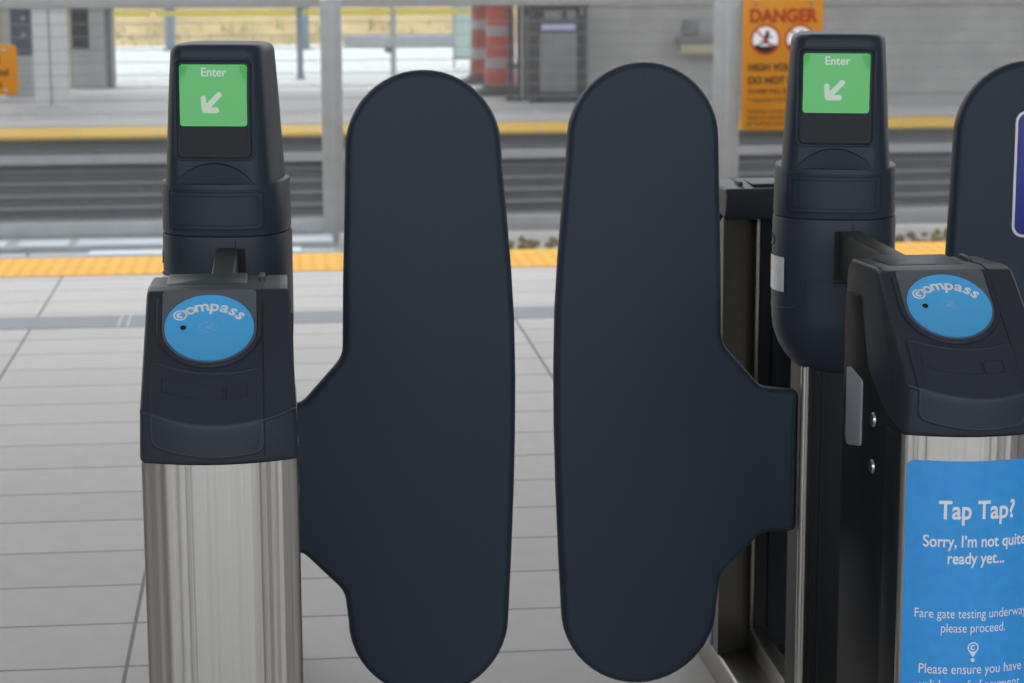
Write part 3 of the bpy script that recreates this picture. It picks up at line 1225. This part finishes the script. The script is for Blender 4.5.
# blue notice wrapped on the right gate's steel front
bm = bmesh.new()
draped(bm, steel_surf, -0.001, 0.555, 0.1990, 0.424, 0.012, 0.0008, rows=6, cols=40)
nt_ = link_mesh('notice', bm, M['poster_blue'], gateR)
nt_['label'] = 'blue paper notice with white lettering'
bm = bmesh.new()
ss = lambda v: (lambda r: r[0] + r[1] * 0.0016)(steel_surf(v.x, v.y))
for (s, z, size, bold, sq) in (("Tap Tap?", 0.690, 0.0372, 0.022, 0.80), ("Sorry, I\u2019m not quite", 0.6490, 0.0240, 0.018, 0.78), ("ready yet...", 0.6245, 0.0240, 0.018, 0.78),
                               ("Fare gate testing underway,", 0.5445, 0.0196, 0.0, 0.76), ("please proceed.", 0.5235, 0.0196, 0.0, 0.76),
                               ("Please ensure you have", 0.4620, 0.0208, 0.0, 0.77), ("valid proof of payment", 0.4385, 0.0208, 0.0, 0.77), ("when travelling.", 0.4150, 0.0208, 0.0, 0.77)):
    put_flat(bm, text_geo(s, size, bold, sq), lambda v, z=z: ss(v + Vector((-0.003, z - 0.0055))))
pz, px_ = 0.4955, -0.0035
put_flat(bm, ring_geo(0.0062, 0.0080, cx=px_, cy=pz), ss)
put_flat(bm, ring_geo(0.0022, 0.0040, 45, 315, 24, px_, pz), ss)
put_flat(bm, poly_geo([(px_ - 0.0072, pz - 0.0036), (px_, pz - 0.0145), (px_ + 0.0072, pz - 0.0036), (px_, pz - 0.0080)]), ss)
put_flat(bm, disc_geo(0.0027, 20, px_, pz - 0.0185), ss)
link_mesh('notice_lettering', bm, M['white_print'], nt_, smooth=False)

# ------------------------------------------------------------------ MESH FENCE between the tracks
FY = 13.4
fence = thing('mesh_fence', 'grey steel mesh fence running between the two platforms', 'fence', (0, FY, -0.36))
fz = lambda z: z + 0.36


def fbox(name, dims, m, parent=fence, bev=0.0):
    return boxo(name, (dims[0], dims[1], dims[2] - 0, dims[3], fz(dims[4]), fz(dims[5])), m, parent, bev)


POSTS = [(-6.80, -6.66), (-4.44, -4.30), (7.45, 7.60), (9.80, 9.95), (-2.08, -1.945), (0.276, 0.410), (2.700, 2.868), (5.10, 5.25)]
for i, (x0, x1) in enumerate(POSTS):
    bm = bmesh.new()
    xm = (x0 + x1) / 2
    box(bm, x0, x1, 0.0, 0.012, fz(-0.30), fz(1.12), bev=0.003)
    box(bm, xm - 0.022, xm + 0.030, -0.006, 0.0, fz(-0.36), fz(1.16), bev=0.002)
    z = -0.25
    while z < 1.1:
        for x in (x0 + 0.014, x1 - 0.014):
            cyl(bm, (x, fz(z)), 0.008, 0.006, -0.008, 0.0, 8, 'y')
        z += 0.163
    p = link_mesh('post', bm, M['galv'], fence)
spans = [(-4.2, -2.08), (-1.945, 0.276), (0.410, 2.700), (2.868, 5.10)]
for (x0, x1) in spans[1:] + [(-9.0, -6.80), (-6.66, -4.44), (-4.30, -2.08), (5.25, 7.45), (7.60, 9.80)]:
    for (z0, z1, nm_) in ((1.076, 1.16, 'top_rail'), (-0.306, -0.205, 'bottom_rail')):
        bm = bmesh.new()
        box(bm, x0, x1, 0.0, 0.012, fz(z0), fz(z1), bev=0.002)
        x = x0 + 0.05
        while x < x1:
            cyl(bm, (x, fz(z1 - 0.02 if z0 < 0 else z0 + 0.02)), 0.008, 0.006, -0.007, 0.0, 8, 'y')
            x += 0.163
        link_mesh(nm_, bm, M['galv'], fence)
    bm = bmesh.new()
    n = int((x1 - x0) / 0.0127)
    for i in range(1, n):
        x = x0 + (x1 - x0) * i / n
        box(bm, x - 0.0017, x + 0.0017, 0.014, 0.0174, fz(-0.21), fz(1.08))
    z = -0.16
    while z < 1.07:
        box(bm, x0, x1, 0.0175, 0.0215, fz(z) - 0.0022, fz(z) + 0.0022)
        z += 0.0762
    link_mesh('wire_mesh', bm, M['mesh_wire'], fence, smooth=False)


# signs hung on the fence
def sign_plate(name, label, x0, x1, z0, z1, cat):
    t = thing(name, label, cat, ((x0 + x1) / 2, FY - 0.024, z0))
    bm = bmesh.new()
    rprism(bm, rrect(x1 - x0, z1 - z0, 0.03, 5, 0, (z1 - z0) / 2), 0.0, 0.008, 0.002, lambda x, z, d: Vector((x, d - 0.004, z)), seg=2)
    link_mesh('plate', bm, M['orange_sign'], t)
    bm = bmesh.new()
    for sx_ in (-1, 1):
        for z in (0.03, z1 - z0 - 0.03):
            cyl(bm, (sx_ * ((x1 - x0) / 2 * 0.7), z), 0.010, 0.008, -0.010, 0.010, 12, 'y')
    link_mesh('mounting_bolt', bm, M['chrome'], t)
    return t


dx0, dx1, dz0, dz1 = 2.874, 3.380, 0.303, 1.112
ds = sign_plate('danger_sign', 'orange danger sign with red heading, hung on the mesh fence', dx0, dx1, dz0, dz1, 'sign')
dcx = (dx0 + dx1) / 2
F = lambda v, o=0.0055: Vector((v.x, -o, v.y))


def flat_text(parent, s, x, z, size, bold, sq, m, align='CENTER', name='lettering'):
    bm = bmesh.new()
    put_flat(bm, text_geo(s, size, bold, sq, align), lambda v: F(v + Vector((x, z))))
    return link_mesh(name, bm, m, parent, smooth=False)


flat_text(ds, 'DANGER', 0.0, 0.665, 0.112, 0.042, 0.94, M['red_print'], name='heading')
for s, z, size, bold in (('HIGH VOLTAGE', 0.366, 0.062, 0.035), ('DO NOT ENTER', 0.285, 0.062, 0.035), ('ALARM WILL SOUND', 0.226, 0.040, 0.01), ('Trespassers will be', 0.176, 0.036, 0.0),
                         ('Guideway intrusion', 0.105, 0.034, 0.0), ('system in operation', 0.068, 0.034, 0.0), ('keep off the tracks', 0.030, 0.034, 0.0)):
    flat_text(ds, s, -0.215, z, size, bold, 0.92, M['dark_print'], 'LEFT')
for k, cx_ in enumerate((-0.108, 0.108)):
    bm = bmesh.new()
    put_flat(bm, disc_geo(0.082, 40, cx_, 0.556), lambda v: F(v, 0.0050))
    pw = link_mesh('pictogram', bm, M['white_print'], ds, smooth=False)
    bm = bmesh.new()
    base = [(cx_ + 0.080 * cos(radians(a)), 0.556 + 0.080 * sin(radians(a))) for a in range(205, 336, 10)]
    put_flat(bm, poly_geo(base + [(cx_ + 0.045, 0.530), (cx_ + 0.03, 0.518), (cx_ - 0.03, 0.518), (cx_ - 0.045, 0.530)]), lambda v: F(v, 0.0054))
    put_flat(bm, disc_geo(0.013, 16, cx_ + 0.012, 0.600), lambda v: F(v, 0.0054))
    for a, b, w in (((0.008, 0.584), (0.0, 0.545), 0.026), ((0.0, 0.55), (-0.03, 0.535), 0.014), ((0.0, 0.545), (0.028, 0.53), 0.014), ((0.01, 0.58), (0.038, 0.57), 0.010)):
        put_flat(bm, seg_geo((cx_ + a[0], a[1]), (cx_ + b[0], b[1]), w), lambda v: F(v, 0.0054))
    link_mesh('figure', bm, M['dark_print'], pw, smooth=False)
    bm = bmesh.new()
    put_flat(bm, ring_geo(0.080, 0.094, cx=cx_, cy=0.556), lambda v: F(v, 0.0058))
    put_flat(bm, seg_geo((cx_ - 0.058, 0.614), (cx_ + 0.058, 0.498), 0.012), lambda v: F(v, 0.0058))
    link_mesh('red_ring', bm, M['red_print'], pw, smooth=False)

ls = sign_plate('notice_sign', 'small orange sign cut by the left edge, hung on the mesh fence', -2.02, -1.527, 0.570, 0.868, 'sign')
for s, x, z in (('Stay behind all', 0.147, 0.188), ('fences and', 0.194, 0.115), ('off the line', 0.150, 0.045)):
    flat_text(ls, s, x, z, 0.062, 0.015, 0.9, M['dark_print'], 'RIGHT')

# cable tray and rubble on the centre slab
tray = thing('cable_tray', 'shiny galvanized cable tray lying at the foot of the fence', 'cable tray', (0, 13.0, -0.36))
bm = bmesh.new()
box(bm, -4.5, 0.33, 0.12, 0.365, 0.0, 0.045, bev=0.006)
box(bm, -4.5, 0.33, -0.28, -0.10, 0.0, 0.04, bev=0.003)
link_mesh('tray', bm, M['galv'], tray)
bm = bmesh.new()
for x0, x1 in ((-4.45, -1.62), (-1.55, -1.25), (-1.2, 0.33)):
    box(bm, x0, x1, 0.13, 0.355, 0.045, 0.055, bev=0.003)
    box(bm, x0 + 0.1, x1 - 0.2, -0.27, -0.11, 0.04, 0.05, bev=0.003)
link_mesh('tray_lid', bm, M['bright_zinc'], tray)
bm = bmesh.new()
for i in range(700):
    x = random.uniform(0.6, 5.5)
    y = random.uniform(12.6, 13.3)
    r = random.uniform(0.012, 0.04)
    mt = Matrix.Translation((x, y, -0.36 + r * 0.3)) @ Matrix.Rotation(random.uniform(0, 6), 4, Vector((random.random(), random.random(), 1)).normalized()) @ Matrix.Diagonal((r, r * random.uniform(.5, 1), r * random.uniform(.4, .8), 1))
    bmesh.ops.create_icosphere(bm, subdivisions=1, radius=1, matrix=mt)
tag(link_mesh('rubble', bm, M['dirt'], smooth=False), 'brown rubble and dirt scattered before the mesh fence', 'rubble', kind='stuff')


# ------------------------------------------------------------------ OPPOSITE PLATFORM
def barrel(label, x, y, r, h, m):
    t = thing('traffic_barrel', label, 'traffic barrel', (x, y, 0), 0, 'orange traffic barrels')
    bm = bmesh.new()
    box(bm, -r * 1.5, r * 1.5, -r * 1.5, r * 1.5, 0, 0.05, bev=0.02)
    cyl(bm, (0, 0), r * 1.25, r * 1.1, 0.05, 0.09)
    link_mesh('rubber_base', bm, M['rubber'], t)
    bm = bmesh.new()
    secs = [(0.09, r), (0.28, r * 0.99), (0.29, r * 0.96), (0.52, r * 0.94), (0.53, r * 0.91), (0.76, r * 0.89), (0.77, r * 0.86), (h, r * 0.82), (h + 0.02, r * 0.7)]
    prev = None
    for z, rr in secs:
        vs = [bm.verts.new((rr * cos(2 * pi * k / 32), rr * sin(2 * pi * k / 32), z)) for k in range(32)]
        if prev:
            for k in range(32):
                bm.faces.new((prev[k], prev[(k + 1) % 32], vs[(k + 1) % 32], vs[k]))
        prev = vs
    bm.faces.new(prev)
    link_mesh('barrel_body', bm, m, t)
    bm = bmesh.new()
    tube(bm, [(-0.04, 0, h + 0.01), (-0.04, 0, h + 0.07), (0.04, 0, h + 0.07), (0.04, 0, h + 0.01)], 0.012)
    link_mesh('handle', bm, M['rubber'], t)
    return t


barrel('orange and white striped traffic barrel nearer the trash can', 2.150, 20.95, 0.152, 1.05, M['barrel'])
barrel('orange and white striped traffic barrel half hidden behind another barrel', 2.150, 22.5, 0.155, 1.05, M['barrel_b'])

# bin
can = thing('trash_can', 'charcoal framed trash can with grey panel by the concrete wall', 'trash can', (2.557, 20.0, 0))
bm = bmesh.new()
box(bm, -0.25, 0.25, -0.20, 0.28, 0.02, 0.78, bev=0.01)
link_mesh('bin_body', bm, M['charcoal'], can)
for x in (-0.265, 0.225):
    for y in (-0.235, 0.26):
        boxo('corner_post', (x, x + 0.04, y, y + 0.04, 0.0, 0.86), M['charcoal'], can, bev=0.006)
boxo('bottom_bar', (-0.225, 0.225, -0.235, -0.195, 0.03, 0.09), M['charcoal'], can, bev=0.006)
boxo('front_panel', (-0.165, 0.165, -0.222, -0.195, 0.10, 0.63), M['can_panel'], can, bev=0.006)
bm = bmesh.new()
box(bm, -0.28, 0.28, -0.25, 0.32, 0.86, 0.90, bev=0.012)
link_mesh('lid', bm, M['charcoal'], can)
boxo('label_plate', (-0.155, 0.155, -0.228, -0.20, 0.650, 0.708), M['lavender'], can, bev=0.003)
boxo('opening', (-0.13, 0.03, -0.212, -0.19, 0.75, 0.83), M['can_panel'], can, bev=0.004)
boxo('opening', (0.08, 0.16, -0.212, -0.19, 0.75, 0.83), M['can_panel'], can, bev=0.004)

# pair of dark posts between barrels and bin
bm = bmesh.new()
box(bm, -0.075, 0.075, -0.06, 0.06, 0.0, 0.03, bev=0.005)
cyl(bm, (-0.03, 0), 0.024, 0.024, 0.03, 0.86)
cyl(bm, (0.045, 0), 0.020, 0.020, 0.03, 0.86)
box(bm, -0.06, 0.07, -0.02, 0.02, 0.30, 0.34)
o = link_mesh('stanchion', bm, M['charcoal'])
o.location = (2.185, 20.1, 0)
tag(o, 'dark twin post stanchion between the barrels and trash can', 'stanchion')

# wall fittings
o = boxo('wall_box', (-0.068, 0.068, -0.07, 0.0, -0.068, 0.068), M['can_panel'], bev=0.01)
o.location = (3.865, 20.3, 0.655)
tag(o, 'small grey box fixed on the concrete wall above a light', 'box')
lt = thing('wall_light', 'long grey wall light below the small box on the concrete wall', 'light', (4.0, 20.3, 0.48))
boxo('housing', (-0.28, 0.28, -0.16, 0.0, 0.03, 0.085), M['can_panel'], lt, bev=0.01)
boxo('diffuser', (-0.25, 0.25, -0.14, 0.0, -0.075, 0.03), M['tan'], lt, bev=0.01)

# left side equipment
k = thing('help_kiosk', 'grey kiosk with a black screen beside white columns', 'kiosk', (-1.80, 22.5, 0))
bm = bmesh.new()
box(bm, -0.22, 0.12, -0.15, 0.30, 0.0, 1.9, bev=0.012)
link_mesh('cabinet', bm, M['kiosk'], k)
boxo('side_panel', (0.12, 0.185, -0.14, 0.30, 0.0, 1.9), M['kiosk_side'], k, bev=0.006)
boxo('screen', (-0.205, -0.04, -0.163, -0.14, 0.40, 1.2), M['black_gloss'], k, bev=0.006)
boxo('shelf', (-0.20, -0.01, -0.21, -0.14, 0.34, 0.375), M['kiosk'], k, bev=0.006)
boxo('tan_edge', (-0.245, -0.22, -0.14, 0.2, 0.0, 1.9), M['tan'], k)
v = thing('equipment_cabinet', 'grey cabinet with dark blue upper panel, left of white columns', 'cabinet', (-2.40, 21.5, 0))
boxo('cabinet', (-0.16, 0.10, -0.10, 0.30, 0.0, 1.8), M['kiosk'], v, bev=0.01)
boxo('blue_panel', (-0.095, 0.105, -0.125, -0.10, 0.39, 1.7), M['navy_cabinet'], v, bev=0.006)
bm = bmesh.new()
for z in (0.58, 0.74, 0.13):
    cyl(bm, (0.03, z), 0.018, 0.016, -0.14, -0.095, 16, 'y')
link_mesh('lock', bm, M['chrome'], v)
boxo('tan_panel', (-0.27, -0.16, -0.08, 0.28, 0.45, 1.8), M['tan'], v, bev=0.004)
for (x, lab) in ((-2.062, 'white painted column beside the grey cabinet'), (-1.908, 'white painted column nearest the kiosk')):
    bm = bmesh.new()
    box(bm, -0.070, 0.070, -0.06, 0.06, 0.02, 3.8, bev=0.014)
    box(bm, -0.074, 0.074, -0.07, 0.07, 0.0, 0.02, bev=0.004)
    o = link_mesh('support_column', bm, M['white_column'])
    o.location = (x, 20.0, 0)
    tag(o, lab, 'column', 'pair of white columns')

# railing, poles, low wall outside
rl = thing('yellow_railing', 'yellow top railing of the fence beyond the opposite platform', 'railing', (0, 23.7, 0))
bm = bmesh.new()
tube(bm, [(-6, 0, 0.69), (-1.29, 0, 0.69)], 0.022)
tube(bm, [(-1.25, 0, 0.69), (0.245, 0, 0.69)], 0.022)
tube(bm, [(0.30, 0, 0.69), (1.265, 0, 0.69)], 0.022)
tube(bm, [(1.305, 0, 0.69), (2.25, 0, 0.69)], 0.022)
link_mesh('rail', bm, M['yellow_paint'], rl)
for x in (-3.2, 1.285):
    bm = bmesh.new()
    cyl(bm, (x, 0), 0.016, 0.016, 0, 0.72)
    box(bm, x - 0.05, x + 0.05, -0.04, 0.04, 0.0, 0.02)
    link_mesh('post', bm, M['galv'], rl)
bm = bmesh.new()
cyl(bm, (0, 0), 0.030, 0.030, 0.02, 3.8)
box(bm, -0.05, 0.05, -0.05, 0.05, 0, 0.02)
o = link_mesh('grey_post', bm, M['bluegrey'])
o.location = (0.272, 23.55, 0)
tag(o, 'thin grey post standing at the paving by the yellow railing', 'post')
gp = thing('gate_pole', 'thin pole with a small latch box by the low wall', 'pole', (1.285, 24.2, 0))
bm = bmesh.new()
cyl(bm, (0, 0), 0.014, 0.014, 0, 2.2)
link_mesh('pole', bm, M['galv'], gp)
boxo('latch_box', (-0.08, 0.03, -0.03, 0.03, 0.235, 0.30), M['kiosk_side'], gp, bev=0.005)
for x, lab in ((-1.375, 'blue grey steel column at left against the dry hill'), (0.40, 'blue grey steel column beside the thin grey post')):
    bm = bmesh.new()
    box(bm, -0.068, 0.068, -0.07, 0.07, 0.0, 4.5, bev=0.008)
    box(bm, -0.11, 0.11, -0.11, 0.11, 0.0, 0.02, bev=0.003)
    o = link_mesh('steel_column', bm, M['bluegrey'])
    o.location = (x, 29.8, 0)
    tag(o, lab, 'column', 'blue grey columns at the hill')
bm = bmesh.new()
box(bm, 0.95, 2.62, 0, 0.2, 0.0, 0.15, bev=0.015)
box(bm, 0.9, 2.66, -0.03, 0.23, 0.11, 0.16, bev=0.01)
o = link_mesh('low_wall', bm, M['galv'])
o.location = (0, 30.2, 0)
tag(o, 'low grey curb wall at the foot of the hill', 'wall')
gsn = thing('glass_windscreen', 'pale glazed windscreen panel left of the traffic barrels', 'windscreen', (2.20, 25.2, 0))
boxo('glass_panel', (-0.14, 0.16, -0.01, 0.01, 0.12, 2.2), M['glass_screen'], gsn)
bm = bmesh.new()
box(bm, -0.16, -0.14, -0.02, 0.02, 0.0, 2.25)
box(bm, 0.16, 0.18, -0.02, 0.02, 0.0, 2.25)
box(bm, -0.15, 0.17, -0.02, 0.02, 0.10, 0.13)
link_mesh('frame', bm, M['galv'], gsn)
